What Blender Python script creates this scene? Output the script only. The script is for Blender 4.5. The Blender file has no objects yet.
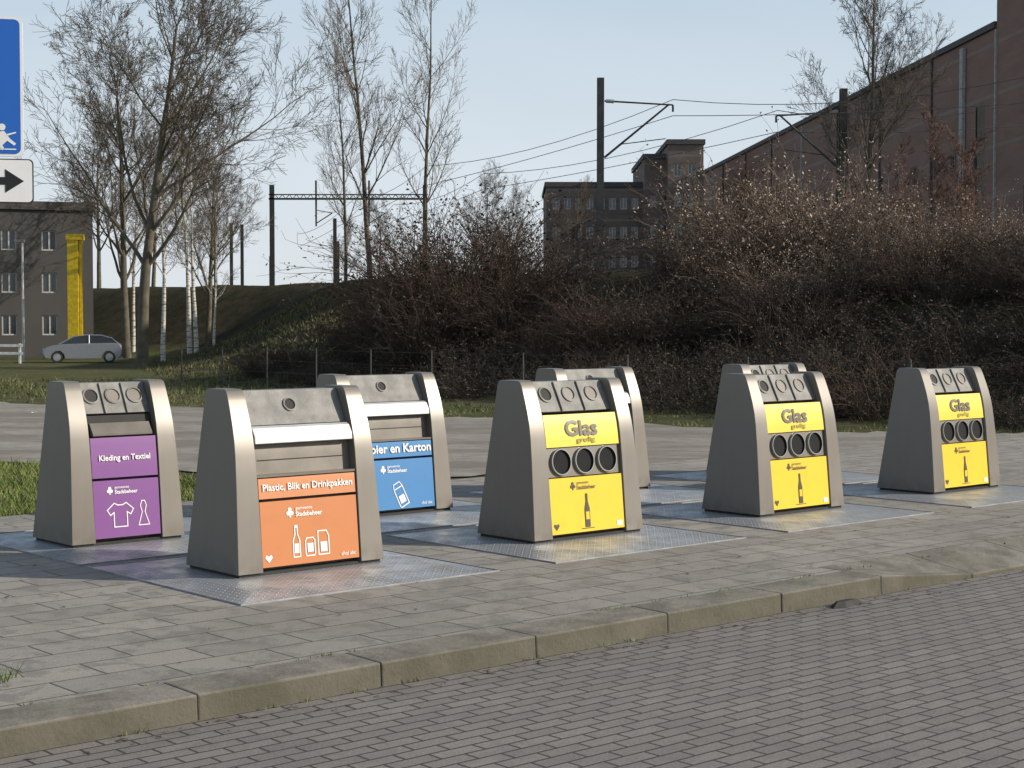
import bpy, math, random
import numpy as np
from mathutils import Vector, Matrix
R = random.Random(7)
scene = bpy.context.scene
col = scene.collection
TH = math.radians(41.3)
UX, UY = math.cos(TH), math.sin(TH)
OX, OY = -1.64, 9.65
def L2W(u, v, z=0.0): return Vector((OX+UX*u-UY*v, OY+UY*u+UX*v, z))

# ------------------------------------------------------------ materials
def newmat(name):
    m = bpy.data.materials.new(name); m.use_nodes = True
    nt = m.node_tree; b = nt.nodes['Principled BSDF']
    return m, nt, b
def lk(nt, a, b): nt.links.new(a, b)
def setin(nt, sock, v):
    if isinstance(v, bpy.types.NodeSocket): nt.links.new(v, sock)
    else: sock.default_value = v
def MA(nt, op, a, b=None, c=None, clamp=False):
    n = nt.nodes.new('ShaderNodeMath'); n.operation = op; n.use_clamp = clamp
    setin(nt, n.inputs[0], a)
    if b is not None: setin(nt, n.inputs[1], b)
    if c is not None: setin(nt, n.inputs[2], c)
    return n.outputs[0]
def c4(c): return (c[0], c[1], c[2], 1.0)
def MIX(nt, f, a, b, mode='MIX'):
    n = nt.nodes.new('ShaderNodeMix'); n.data_type = 'RGBA'; n.blend_type = mode
    setin(nt, n.inputs[0], f)
    setin(nt, n.inputs[6], c4(a) if isinstance(a, tuple) else a)
    setin(nt, n.inputs[7], c4(b) if isinstance(b, tuple) else b)
    return n.outputs[2]
def NOISE(nt, scale, detail=4, rough=.55, vec=None, dist=0):
    n = nt.nodes.new('ShaderNodeTexNoise'); n.inputs['Scale'].default_value = scale
    n.inputs['Detail'].default_value = detail; n.inputs['Roughness'].default_value = rough
    n.inputs['Distortion'].default_value = dist
    if vec is None:
        tc = nt.nodes.new('ShaderNodeTexCoord'); vec = tc.outputs['Object']
    lk(nt, vec, n.inputs['Vector']); return n.outputs['Fac']
def RANGE(nt, v, a, b, c=0., d=1.):
    n = nt.nodes.new('ShaderNodeMapRange'); setin(nt, n.inputs[0], v)
    for i, q in enumerate((a, b, c, d)): n.inputs[i+1].default_value = q
    return n.outputs[0]
def BUMP(nt, b, h, strength, dist):
    n = nt.nodes.new('ShaderNodeBump'); n.inputs['Strength'].default_value = strength
    n.inputs['Distance'].default_value = dist; lk(nt, h, n.inputs['Height']); lk(nt, n.outputs[0], b.inputs['Normal'])
def simple(name, c, rough=.6, metal=0., var=.25, scale=6., bump=0., bscale=40.):
    m, nt, b = newmat(name)
    f = RANGE(nt, NOISE(nt, scale, 5), .35, .68)
    d = tuple(x*(1-var) for x in c); l = tuple(min(1, x*(1+var*.6)) for x in c)
    lk(nt, MIX(nt, f, d, l), b.inputs['Base Color'])
    b.inputs['Roughness'].default_value = rough; b.inputs['Metallic'].default_value = metal
    if bump: BUMP(nt, b, NOISE(nt, bscale, 4), bump, .01)
    return m

def mat_pave(name, bw, rh, mort, ca, cb, dark, joint, bdist, medamt=.6, bigamt=.4, offs=.5, warp=.012):
    m, nt, b = newmat(name)
    tc = nt.nodes.new('ShaderNodeTexCoord')
    nz = nt.nodes.new('ShaderNodeTexNoise'); nz.inputs['Scale'].default_value = 2.2; lk(nt, tc.outputs['Object'], nz.inputs['Vector'])
    vm = nt.nodes.new('ShaderNodeVectorMath'); vm.operation = 'MULTIPLY_ADD'
    lk(nt, nz.outputs['Color'], vm.inputs[0]); vm.inputs[1].default_value = (warp, warp, 0); lk(nt, tc.outputs['Object'], vm.inputs[2])
    br = nt.nodes.new('ShaderNodeTexBrick'); lk(nt, vm.outputs[0], br.inputs['Vector'])
    br.offset = offs; br.inputs['Scale'].default_value = 1
    br.inputs['Brick Width'].default_value = bw; br.inputs['Row Height'].default_value = rh
    br.inputs['Mortar Size'].default_value = mort; br.inputs['Mortar Smooth'].default_value = .35
    br.inputs['Color1'].default_value = c4(ca); br.inputs['Color2'].default_value = c4(cb); br.inputs['Mortar'].default_value = c4(joint)
    big = RANGE(nt, NOISE(nt, .45, 4, .6), .42, .62)
    c = MIX(nt, MA(nt, 'MULTIPLY', big, bigamt), br.outputs['Color'], dark)
    med = RANGE(nt, NOISE(nt, 4.2, 7, .74, dist=.8), .49, .58)
    c = MIX(nt, MA(nt, 'MULTIPLY', med, medamt), c, dark, 'MIX')
    fine = RANGE(nt, NOISE(nt, 90, 3, .7), .3, .7, .75, 1.22)
    cm = nt.nodes.new('ShaderNodeCombineColor'); [lk(nt, fine, cm.inputs[i]) for i in range(3)]
    c = MIX(nt, 1., c, cm.outputs[0], 'MULTIPLY')
    c = MIX(nt, br.outputs['Fac'], c, joint)
    lk(nt, c, b.inputs['Base Color'])
    lk(nt, RANGE(nt, med, 0, 1, .88, .66), b.inputs['Roughness'])
    h = MA(nt, 'SUBTRACT', MA(nt, 'ADD', MA(nt, 'MULTIPLY', NOISE(nt, 60, 4), .35), MA(nt, 'MULTIPLY', NOISE(nt, 2.5, 3), 1.2)), br.outputs['Fac'])
    BUMP(nt, b, h, .7, bdist)
    return m
M_tile = mat_pave('pavement_tiles', .60, .30, .007, (.325, .30, .26), (.265, .247, .218), (.155, .142, .12), (.07, .064, .05), .006, .6, .35)
M_road = mat_pave('road_bricks', .24, .095, .008, (.225, .203, .185), (.18, .163, .15), (.145, .132, .12), (.05, .045, .04), .007, .4, .35)

def mk_kerb():
    m, nt, b = newmat('kerb_concrete')
    f = RANGE(nt, NOISE(nt, 3, 6, .7), .42, .60); g = RANGE(nt, NOISE(nt, 1.1, 4), .42, .6)
    c = MIX(nt, f, (.235, .215, .18), (.135, .122, .10))
    c = MIX(nt, MA(nt, 'MULTIPLY', g, .35), c, (.105, .10, .065))
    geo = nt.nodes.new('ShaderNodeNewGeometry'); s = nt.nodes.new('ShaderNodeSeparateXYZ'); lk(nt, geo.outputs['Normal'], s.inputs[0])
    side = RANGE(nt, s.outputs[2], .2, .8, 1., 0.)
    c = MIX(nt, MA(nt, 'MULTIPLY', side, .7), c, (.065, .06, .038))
    lk(nt, c, b.inputs['Base Color']); b.inputs['Roughness'].default_value = .9
    BUMP(nt, b, MA(nt, 'ADD', NOISE(nt, 35, 5, .7), NOISE(nt, 9, 4, .6)), .6, .010); return m
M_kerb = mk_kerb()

def mk_plate():
    m, nt, b = newmat('tread_plate')
    tc = nt.nodes.new('ShaderNodeTexCoord'); s = nt.nodes.new('ShaderNodeSeparateXYZ'); lk(nt, tc.outputs['Object'], s.inputs[0])
    x = MA(nt, 'MULTIPLY', s.outputs[0], 24.); y = MA(nt, 'MULTIPLY', s.outputs[1], 24.)
    par = MA(nt, 'PINGPONG', MA(nt, 'ADD', MA(nt, 'FLOOR', x), MA(nt, 'FLOOR', y)), 1.)
    sg = MA(nt, 'SUBTRACT', MA(nt, 'MULTIPLY', par, 2.), 1.)
    fx = MA(nt, 'SUBTRACT', MA(nt, 'FRACT', x), .5); fy = MA(nt, 'MULTIPLY', MA(nt, 'SUBTRACT', MA(nt, 'FRACT', y), .5), sg)
    p = MA(nt, 'MULTIPLY', MA(nt, 'ADD', fx, fy), 1.5); q = MA(nt, 'MULTIPLY', MA(nt, 'SUBTRACT', fx, fy), 4.8)
    d = MA(nt, 'ADD', MA(nt, 'MULTIPLY', p, p), MA(nt, 'MULTIPLY', q, q))
    k = MA(nt, 'SUBTRACT', 1., d, clamp=True)
    dirt = RANGE(nt, NOISE(nt, 3.0, 6, .65), .42, .62)
    c = MIX(nt, dirt, (.34, .36, .385), (.25, .24, .225))
    c = MIX(nt, MA(nt, 'MULTIPLY', k, .7), c, (.66, .68, .71))
    lk(nt, c, b.inputs['Base Color']); b.inputs['Metallic'].default_value = .4
    lk(nt, RANGE(nt, dirt, 0, 1, .38, .6), b.inputs['Roughness'])
    BUMP(nt, b, k, .9, .004); return m
M_plate = mk_plate()
M_plate_edge = simple('galvanised_steel_edge', (.33, .34, .36), .5, .5, .3, 5, .2)

def mk_cont():
    m, nt, b = newmat('taupe_powder_coat')
    tc = nt.nodes.new('ShaderNodeTexCoord'); mp = nt.nodes.new('ShaderNodeMapping'); mp.inputs['Scale'].default_value = (9, 9, 1.0)
    lk(nt, tc.outputs['Object'], mp.inputs[0])
    st = RANGE(nt, NOISE(nt, 1.6, 5, .6, vec=mp.outputs[0]), .45, .7)
    bl = RANGE(nt, NOISE(nt, 1.2, 3, .5), .35, .7)
    c = MIX(nt, bl, (.178, .162, .14), (.20, .182, .158))
    c = MIX(nt, MA(nt, 'MULTIPLY', st, .14), c, (.125, .113, .096))
    s = nt.nodes.new('ShaderNodeSeparateXYZ'); lk(nt, tc.outputs['Object'], s.inputs[0])
    low = MA(nt, 'MULTIPLY', RANGE(nt, s.outputs[2], .14, .0), RANGE(nt, NOISE(nt, 10, 4), .35, .6))
    c = MIX(nt, MA(nt, 'MULTIPLY', low, .5), c, (.09, .08, .065))
    lk(nt, c, b.inputs['Base Color']); b.inputs['Metallic'].default_value = .2
    lk(nt, RANGE(nt, bl, 0, 1, .34, .42), b.inputs['Roughness'])
    return m
M_cont = mk_cont()
M_top = simple('weathered_grey_steel', (.21, .205, .192), .6, .1, .3, 8, .2, 60)
M_steel = simple('brushed_steel', (.72, .72, .71), .35, .5, .12, 5)
M_flap = simple('grey_flap_steel', (.165, .148, .125), .5, .1, .2, 5)
M_black = simple('hole_shade_black', (.006, .006, .007), .9, 0, .2)  # darkness inside the bottle holes, put into the colour
M_dark = simple('dark_gap', (.03, .028, .026), .8)
M_chrome = simple('grey_metal_rim', (.26, .26, .25), .35, .3, .1)
def sign(name, c):
    m, nt, b = newmat(name)
    f = RANGE(nt, NOISE(nt, 7, 6, .7), .5, .75)
    lk(nt, MIX(nt, MA(nt, 'MULTIPLY', f, .2), c, tuple(x*.55+.03 for x in c)), b.inputs['Base Color'])
    b.inputs['Roughness'].default_value = .45; return m
M_or = sign('orange_sticker', (.50, .17, .048)); M_or2 = sign('pale_orange_sticker', (.55, .21, .08)); M_ye = sign('yellow_sticker', (.74, .50, .01))
M_ye2 = sign('pale_yellow_sticker', (.76, .56, .035))
M_pu = sign('purple_sticker', (.18, .05, .24)); M_bl = sign('blue_sticker', (.028, .19, .45))
M_wh = sign('white_print', (.78, .78, .76)); M_ink = sign('dark_print', (.05, .045, .028)); M_gl = sign('grey_print', (.09, .078, .045)); M_gold = sign('olive_marker', (.34, .30, .03))

# ------------------------------------------------------------ mesh builder
class MB:
    def __init__(s): s.v = []; s.f = []; s.m = []; s.mats = []
    def mi(s, m):
        if m not in s.mats: s.mats.append(m)
        return s.mats.index(m)
    def add(s, vs, fs, m):
        o = len(s.v); s.v += [tuple(p) for p in vs]; k = s.mi(m)
        for f in fs: s.f.append(tuple(i+o for i in f)); s.m.append(k)
    def box(s, a, b, m):
        x0, y0, z0 = a; x1, y1, z1 = b
        s.add([(x0,y0,z0),(x1,y0,z0),(x1,y1,z0),(x0,y1,z0),(x0,y0,z1),(x1,y0,z1),(x1,y1,z1),(x0,y1,z1)],
              [(0,3,2,1),(4,5,6,7),(0,1,5,4),(1,2,6,5),(2,3,7,6),(3,0,4,7)], m)
    def extr(s, prof, x0, x1, m):
        n = len(prof)
        f0 = x0 if callable(x0) else (lambda z: x0); f1 = x1 if callable(x1) else (lambda z: x1)
        s.add([(f0(z),y,z) for y,z in prof]+[(f1(z),y,z) for y,z in prof],
              [tuple(range(n)), tuple(range(2*n-1, n-1, -1))]+[(i, i+n, (i+1)%n+n, (i+1)%n) for i in range(n)], m)
    def tube(s, p0, p1, r0, r1, m, n=10):
        p0 = Vector(p0); p1 = Vector(p1); d = (p1-p0).normalized()
        a = d.cross(Vector((0,0,1)) if abs(d.z) < .9 else Vector((1,0,0))).normalized(); b = d.cross(a)
        vs = []
        for p, r in ((p0, r0), (p1, r1)):
            for i in range(n):
                t = 2*math.pi*i/n; vs.append(p+a*math.cos(t)*r+b*math.sin(t)*r)
        s.add(vs, [(i, (i+1)%n, (i+1)%n+n, i+n) for i in range(n)]+[tuple(range(n-1,-1,-1)), tuple(range(n, 2*n))], m)
    def mesh(s, name, smooth=False, sharp=None):
        me = bpy.data.meshes.new(name); me.from_pydata(s.v, [], s.f)
        for m in s.mats: me.materials.append(m)
        me.polygons.foreach_set('material_index', s.m)
        if smooth or sharp: me.polygons.foreach_set('use_smooth', [True]*len(s.f))
        me.update()
        if sharp:
            try: me.set_sharp_from_angle(angle=math.radians(sharp))
            except Exception as e: print('sharp', e)
        return me
def place(name, me, parent=None, loc=(0,0,0), rotz=0., label=None):
    o = bpy.data.objects.new(name, me); col.objects.link(o); o.location = loc; o.rotation_euler = (0,0,rotz)
    if parent: o.parent = parent
    if label: o['label'] = label
    return o
def bevel(o, w, seg=2):
    b = o.modifiers.new('bevel', 'BEVEL'); b.width = w; b.segments = seg; b.limit_method = 'ANGLE'; b.angle_limit = math.radians(40); return o
def thing(name, label, cat, loc=(0,0,0), rotz=0., group=None, me=None):
    o = bpy.data.objects.new(name, me); col.objects.link(o); o.location = loc; o.rotation_euler = (0,0,rotz)
    if me is None: o.empty_display_size = .2
    o['label'] = label; o['category'] = cat
    if group: o['group'] = group
    return o
def structure(name, me, label, loc=(0,0,0), rotz=0.):
    o = bpy.data.objects.new(name, me); col.objects.link(o); o.location = loc; o.rotation_euler = (0,0,rotz)
    o['kind'] = 'structure'; o['label'] = label; return o
def copy_thing(src, loc, rotz=None, sc=None, label=None):
    n = src.copy(); col.objects.link(n); n.location = loc
    if rotz is not None: n.rotation_euler = (0,0,rotz)
    if sc is not None: n.scale = sc if hasattr(sc, '__len__') else (sc, sc, sc)
    if label: n['label'] = label
    def rec(a, b):
        for ch in list(a.children):
            c = ch.copy(); col.objects.link(c); c.parent = b; rec(ch, c)
    rec(src, n); return n

# ------------------------------------------------------------ text
_tc = {}
def text2d(s, bold=.0):
    if (s, bold) in _tc: return _tc[(s, bold)]
    cu = bpy.data.curves.new('t', 'FONT'); cu.body = s; cu.size = 1; cu.offset = bold; cu.resolution_u = 3
    ob = bpy.data.objects.new('t', cu); col.objects.link(ob)
    dg = bpy.context.evaluated_depsgraph_get(); dg.update()
    me = bpy.data.meshes.new_from_object(ob.evaluated_get(dg))
    vs = [(v.co.x, v.co.y) for v in me.vertices]; fs = [tuple(p.vertices) for p in me.polygons]
    bpy.data.objects.remove(ob); bpy.data.curves.remove(cu); bpy.data.meshes.remove(me)
    _tc[(s, bold)] = (vs, fs); return vs, fs

PF = [(0,0),(.034,.35),(.060,.60),(.083,.78),(.102,.88),(.130,.98),(.166,1.08),(.192,1.145),(.208,1.182),(.226,1.208),(.252,1.22)]
def yf(z):
    for (y0,z0),(y1,z1) in zip(PF, PF[1:]):
        if z <= z1: return y0+(y1-y0)*max(0,(z-z0))/(z1-z0)
    return PF[-1][0]
BACK = [(.455,1.22),(.478,1.208),(.49,1.185),(.68,0)]
def curved(mb, x0, x1, z0, z1, off, m, th=.02, n=10):
    vs = []
    for i in range(n+1):
        z = z0+(z1-z0)*i/n; y = yf(z)+off
        vs += [(x0,y,z),(x1,y,z),(x0,y+th,z),(x1,y+th,z)]
    fs = []
    for i in range(n):
        a = 4*i; b = a+4
        fs += [(a,a+1,b+1,b),(a+2,b+2,b+3,a+3),(a,b,b+2,a+2),(a+1,a+3,b+3,b+1)]
    fs += [(0,2,3,1),(4*n,4*n+1,4*n+3,4*n+2)]
    mb.add(vs, fs, m)
def put(mb, pts, fs, off, m):
    mb.add([(x, yf(z)+off, z) for x, z in pts], fs, m)
def poly(mb, pts, off, m): put(mb, pts, [tuple(range(len(pts)))], off, m)
def rect(mb, x0, x1, z0, z1, off, m): poly(mb, [(x0,z0),(x1,z0),(x1,z1),(x0,z1)], off, m)
def circ(mb, x, z, r, off, m, n=14): poly(mb, [(x+r*math.cos(2*math.pi*i/n), z+r*math.sin(2*math.pi*i/n)) for i in range(n)], off, m)
def outline(mb, pts, w, off, m):
    n = len(pts)
    for i in range(n):
        a = Vector((pts[i][0], pts[i][1])); b = Vector((pts[(i+1)%n][0], pts[(i+1)%n][1])); d = b-a
        if d.length < 1e-6: continue
        d.normalize(); q = Vector((-d.y, d.x))*w/2; a -= d*w/2; b += d*w/2
        poly(mb, [tuple(a-q), tuple(b-q), tuple(b+q), tuple(a+q)], off-.0002*(i % 3), m)
def txt(mb, s, x, z, w=None, h=None, off=0, m=None, bold=.01, heavy=0.):
    vs, fs = text2d(s, bold)
    xa = min(v[0] for v in vs); xb = max(v[0] for v in vs); za = min(v[1] for v in vs); zb = max(v[1] for v in vs)
    sx = (w/(xb-xa)) if w else h/(zb-za); sz = (h/(zb-za)) if h else sx
    passes = [(0,0)] if not heavy else [(-heavy,0),(heavy,0),(0,heavy),(0,-heavy)]
    for k, (dx, dz) in enumerate(passes):
        put(mb, [(x+dx+(a-(xa+xb)/2)*sx, z+dz+(b-(za+zb)/2)*sz) for a, b in vs], fs, off-.0004*k-.004, m)
def logo(mb, x, z, s, off, m):
    for i in range(3):
        a = math.pi/2+i*2*math.pi/3; circ(mb, x+.45*s*math.cos(a), z+.45*s*math.sin(a), .42*s, off-.0003*i, m, 10)
    poly(mb, [(x-.2*s, z-1.0*s),(x+.2*s, z-1.0*s),(x, z)], off-.001, m)
    txt(mb, 'gemeente', x+3.1*s, z+.5*s, w=3.8*s, h=.7*s, off=off, m=m, bold=.005)
    txt(mb, 'Stadsbeheer', x+4.2*s, z-.45*s, w=6.0*s, h=.95*s, off=off, m=m, bold=.02)
BOT = [(-.28,0),(.28,0),(.28,1.15),(.11,1.6),(.11,2.1),(-.11,2.1),(-.11,1.6),(-.28,1.15)]

SG = 'row of underground waste containers'
def container(kind, label):
    W = .95 if kind == 'textile' else 1.19; t = .195
    root = thing('waste_container', label, 'waste container', group=SG)
    cx = W/2; Z = .02
    lean = .05
    xi0 = lambda z: t-.010*z/1.22
    xi1 = lambda z: W-t+.010*z/1.22
    x0, x1 = t, W-t
    prof = PF + BACK
    for xa, xb in ((lambda z: lean*z/1.22, xi0), (xi1, lambda z: W-lean*z/1.22)):
        mb = MB(); mb.extr(prof, xa, xb, M_cont)
        bevel(place('side_panel', mb.mesh('side_panel', sharp=28), root, (0,0,Z)), .003, 1)
    mb = MB(); mb.box((.02,.02,0), (W-.02,.66,Z+.002), M_dark); place('base_shadow_gap', mb.mesh('base_shadow_gap'), root)  # dark box standing in for the shadow gap under the shell
    mb = MB()
    inner = [(y+.10, z) for y, z in PF if z < .95] + [(.30,.99),(.455,1.19),(.64,0.0)]
    mb.extr(inner, x0-.02, x1+.02, M_flap); place('inner_body', mb.mesh('inner_body'), root, (0,0,Z))
    ya, za, yb, zb = .195, .972, .315, 1.203
    mb = MB(); mb.extr([(ya,za),(yb,zb),(.45,zb),(.45,zb-.02),(yb+.01,zb-.025),(ya+.02,za-.01)], x0-.006, x1+.006, M_top)
    place('top_plate', mb.mesh('top_plate'), root, (0,0,Z))
    dn = Vector((0, -(zb-za), (yb-ya))).normalized()
    n = {'textile':3, 'glass':3}.get(kind, 1)
    sp_ = .185 if kind == 'textile' else .25
    for i in range(n):
        xx = cx+(i-(n-1)/2)*sp_
        if n == 1: xx = cx-.02
        mb = MB(); tt_ = .56
        r = .055 if n > 1 else .042
        c = Vector((xx, ya+(yb-ya)*tt_, za+(zb-za)*tt_))+dn*.001
        nn = 20; a = Vector((1,0,0)); b = dn.cross(a)
        vs = []
        for (rr, h) in ((r*1.22,.0),(r*1.22,.010),(r,.012),(r*.96,.002)):
            for k in range(nn):
                th = 2*math.pi*k/nn; vs.append(c+dn*h+a*math.cos(th)*rr+b*math.sin(th)*rr)
        fs = [(q*nn+k, q*nn+(k+1)%nn, (q+1)*nn+(k+1)%nn, (q+1)*nn+k) for q in range(3) for k in range(nn)]
        mb.add(vs, fs, M_top); mb.add(vs[3*nn:], [tuple(range(nn))], M_dark if (n == 1 or i == 0) else M_flap)
        place('lifting_eye', mb.mesh('lifting_eye'), root, (0,0,Z))
        if n > 1 and i < n-1:
            g = sp_/2
            mb = MB(); mb.extr([(ya-.015,za+.005),(yb-.02,zb-.004),(yb,zb-.002),(ya+.012,za+.005)], xx+g-.006, xx+g+.006, M_top); place('divider_rib', mb.mesh('rib'), root, (0,0,Z))
    P = .012; off = P-.003
    if kind == 'glass':
        mb = MB(); curved(mb, x0+.006, x1-.006, .70, .95, P, M_ye2)
        txt(mb, 'Glas', cx-.01, .842, w=.34, h=.118, off=off, m=M_gl, bold=.01, heavy=.0045)
        txt(mb, 'grolig', cx+.03, .745, w=.20, h=.05, off=off, m=M_gold, bold=.01, heavy=.0012)
        place('sign_panel', mb.mesh('sign_panel', sharp=35), root, (0,0,Z))
        mb = MB(); curved(mb, x0-.002, x1+.002, .468, .695, .03, M_cont); place('insert_panel', mb.mesh('insert_panel', sharp=35), root, (0,0,Z))
        for i in range(3):
            xx = cx+(i-1)*.25; z = .583; d = Vector((0,-1,.12)).normalized(); c = Vector((xx, yf(z)+.03, z)); a = Vector((1,0,0)); b = d.cross(a)
            mb = MB(); nn = 28; vs = []
            for rr, h in ((.104,0),(.106,.018),(.103,.024),(.095,.024)):
                for k in range(nn):
                    th = 2*math.pi*k/nn; vs.append(c+d*h+a*math.cos(th)*rr+b*math.sin(th)*rr)
            mb.add(vs, [(q*nn+k, q*nn+(k+1)%nn, (q+1)*nn+(k+1)%nn, (q+1)*nn+k) for q in range(3) for k in range(nn)], M_chrome)
            vs = []
            for rr, h in ((.095,.024),(.090,.006),(.03,.004)):
                for k in range(nn):
                    th = 2*math.pi*k/nn; vs.append(c+d*h+a*math.cos(th)*rr+b*math.sin(th)*rr)
            mb.add(vs, [(q*nn+k, q*nn+(k+1)%nn, (q+1)*nn+(k+1)%nn, (q+1)*nn+k) for q in range(2) for k in range(nn)]+[tuple(range(2*nn,3*nn))], M_black)
            place('bottle_opening', mb.mesh('bottle_opening', sharp=40), root, (0,0,Z))
        mb = MB(); curved(mb, x0+.006, x1-.006, .03, .46, P, M_ye)
        S = .125; bx, bz = cx-.01, .065
        poly(mb, [(bx+a*S*.75, bz+b*S) for a, b in BOT], off-.002, M_ink); rect(mb, bx-.018, bx+.018, bz+.06, bz+.12, off-.003, M_ye)
        rect(mb, bx-.07, bx+.07, bz-.012, bz-.006, off, M_ink)
        logo(mb, cx-.15, .395, .034, off, M_ink)
        poly(mb, [(x0+.055,.06),(x0+.085,.095),(x0+.074,.113),(x0+.055,.102),(x0+.036,.113),(x0+.025,.095)], off, M_ink)
        rect(mb, x1-.09, x1-.03, .05, .09, off, M_wh)
        place('lower_sign_panel', mb.mesh('lower_sign_panel', sharp=35), root, (0,0,Z))
    elif kind in ('plastic', 'paper'):
        Mc = M_or if kind == 'plastic' else M_bl
        mb = MB(); curved(mb, x0-.004, x1+.004, .64, .865, .075, M_flap); mb.box((x0,yf(.64)+.01,.628),(x1,yf(.64)+.09,.644), M_cont)
        mb.box((x0+.05,yf(.75)+.068,.735),(x1-.05,yf(.75)+.078,.74), M_dark)
        place('hatch', mb.mesh('hatch', sharp=35), root, (0,0,Z))
        mb = MB(); mb.extr([(yf(.855)+.0,.852),(yf(.9)-.006,.90),(yf(.96)+.012,.955),(yf(.965)+.035,.970),(yf(.965)+.06,.966),(yf(.88)+.075,.852)], x0+.001, x1-.001, M_steel)
        bevel(place('hatch_flap', mb.mesh('hatch_flap'), root, (0,0,Z)), .006, 2)
        z1 = .62
        mb = MB(); curved(mb, x0+.006, x1-.006, .485, z1, P, M_or2 if kind == 'plastic' else M_bl)
        s = 'Plastic, Blik en Drinkpakken' if kind == 'plastic' else 'Papier en Karton'
        txt(mb, s, cx, (.485+z1)/2, w=x1-x0-(.07 if kind == 'plastic' else .04), h=.060 if kind == 'plastic' else .098, off=off, m=M_wh, bold=.012, heavy=.0007 if kind == 'plastic' else .002)
        place('name_panel', mb.mesh('name_panel', sharp=35), root, (0,0,Z))
        mb = MB(); curved(mb, x0+.006, x1-.006, .03, .465, P, Mc)
        logo(mb, cx-.16, .385, .036, off, M_wh)
        if kind == 'plastic':
            S = .095; bx = cx-.12; bz = .08; w = .008
            outline(mb, [(bx+a*S, bz+b*S) for a, b in BOT], w, off, M_wh); rect(mb, bx-.018, bx+.018, bz+.025, bz+.09, off-.001, M_wh); rect(mb, bx-.013, bx+.013, bz+.195, bz+.215, off-.001, M_wh)
            bx = cx-.01; outline(mb, [(bx-.032,bz),(bx+.032,bz),(bx+.038,bz+.013),(bx+.038,bz+.10),(bx+.026,bz+.12),(bx-.026,bz+.12),(bx-.038,bz+.10),(bx-.038,bz+.013)], w, off, M_wh)
            rect(mb, bx-.024, bx+.024, bz+.025, bz+.085, off-.001, M_wh)
            bx = cx+.10; outline(mb, [(bx-.044,bz),(bx+.044,bz),(bx+.044,bz+.12),(bx+.026,bz+.16),(bx-.044,bz+.16)], w, off, M_wh); rect(mb, bx-.027, bx+.027, bz+.018, bz+.085, off-.001, M_wh)
        else:
            a0 = .42
            def rt(p):
                x, z = p; return (cx+.06+x*math.cos(a0)-z*math.sin(a0), .06+x*math.sin(a0)+z*math.cos(a0))
            outline(mb, [rt(p) for p in ((-.05,0),(.05,0),(.05,.17),(-.05,.17))], .009, off, M_wh)
            outline(mb, [rt(p) for p in ((-.05,.17),(.05,.17),(.035,.215),(-.035,.215))], .008, off-.001, M_wh)
            poly(mb, [rt(p) for p in ((-.032,.03),(.032,.03),(.032,.10),(-.032,.10))], off-.001, M_wh)
        poly(mb, [(x0+.055,.06),(x0+.085,.095),(x0+.074,.113),(x0+.055,.102),(x0+.036,.113),(x0+.025,.095)], off, M_wh)
        txt(mb, 'afval abc', x1-.1, .07, w=.12, h=.028, off=off, m=M_wh, bold=0)
        place('lower_sign_panel', mb.mesh('lower_sign_panel', sharp=35), root, (0,0,Z))
    else:
        mb = MB(); curved(mb, x0, x1, .80, .955, .07, M_dark); place('drop_opening', mb.mesh('drop_opening'), root, (0,0,Z))
        mb = MB(); mb.extr([(yf(.84)+.0,.805),(yf(.86)-.004,.82),(yf(.92)+.04,.90),(yf(.92)+.06,.895),(yf(.86)+.03,.805)], x0+.03, x1-.03, M_flap); place('drop_flap', mb.mesh('drop_flap'), root, (0,0,Z))
        mb = MB(); curved(mb, x0+.004, x1-.004, .485, .79, P, M_pu)
        txt(mb, 'Kleding en Textiel', cx, .63, w=.43, h=.056, off=off-.001, m=M_wh, bold=.012, heavy=.0005); place('name_panel', mb.mesh('name_panel', sharp=35), root, (0,0,Z))
        mb = MB(); curved(mb, x0+.004, x1-.004, .03, .465, P, M_pu)
        logo(mb, cx-.14, .39, .032, off, M_wh)
        bx, bz = cx-.06, .11
        outline(mb, [(bx-.055,bz),(bx+.055,bz),(bx+.055,bz+.11),(bx+.085,bz+.09),(bx+.11,bz+.13),(bx+.05,bz+.18),(bx+.02,bz+.165),(bx-.02,bz+.165),(bx-.05,bz+.18),(bx-.11,bz+.13),(bx-.085,bz+.09),(bx-.055,bz+.11)], .008, off, M_wh)
        bx = cx+.135; outline(mb, [(bx-.045,bz),(bx+.045,bz),(bx+.012,bz+.10),(bx+.025,bz+.15),(bx+.012,bz+.185),(bx-.012,bz+.185),(bx-.025,bz+.15),(bx-.012,bz+.10)], .007, off, M_wh)
        place('lower_sign_panel', mb.mesh('lower_sign_panel', sharp=35), root, (0,0,Z))
    return root

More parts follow.
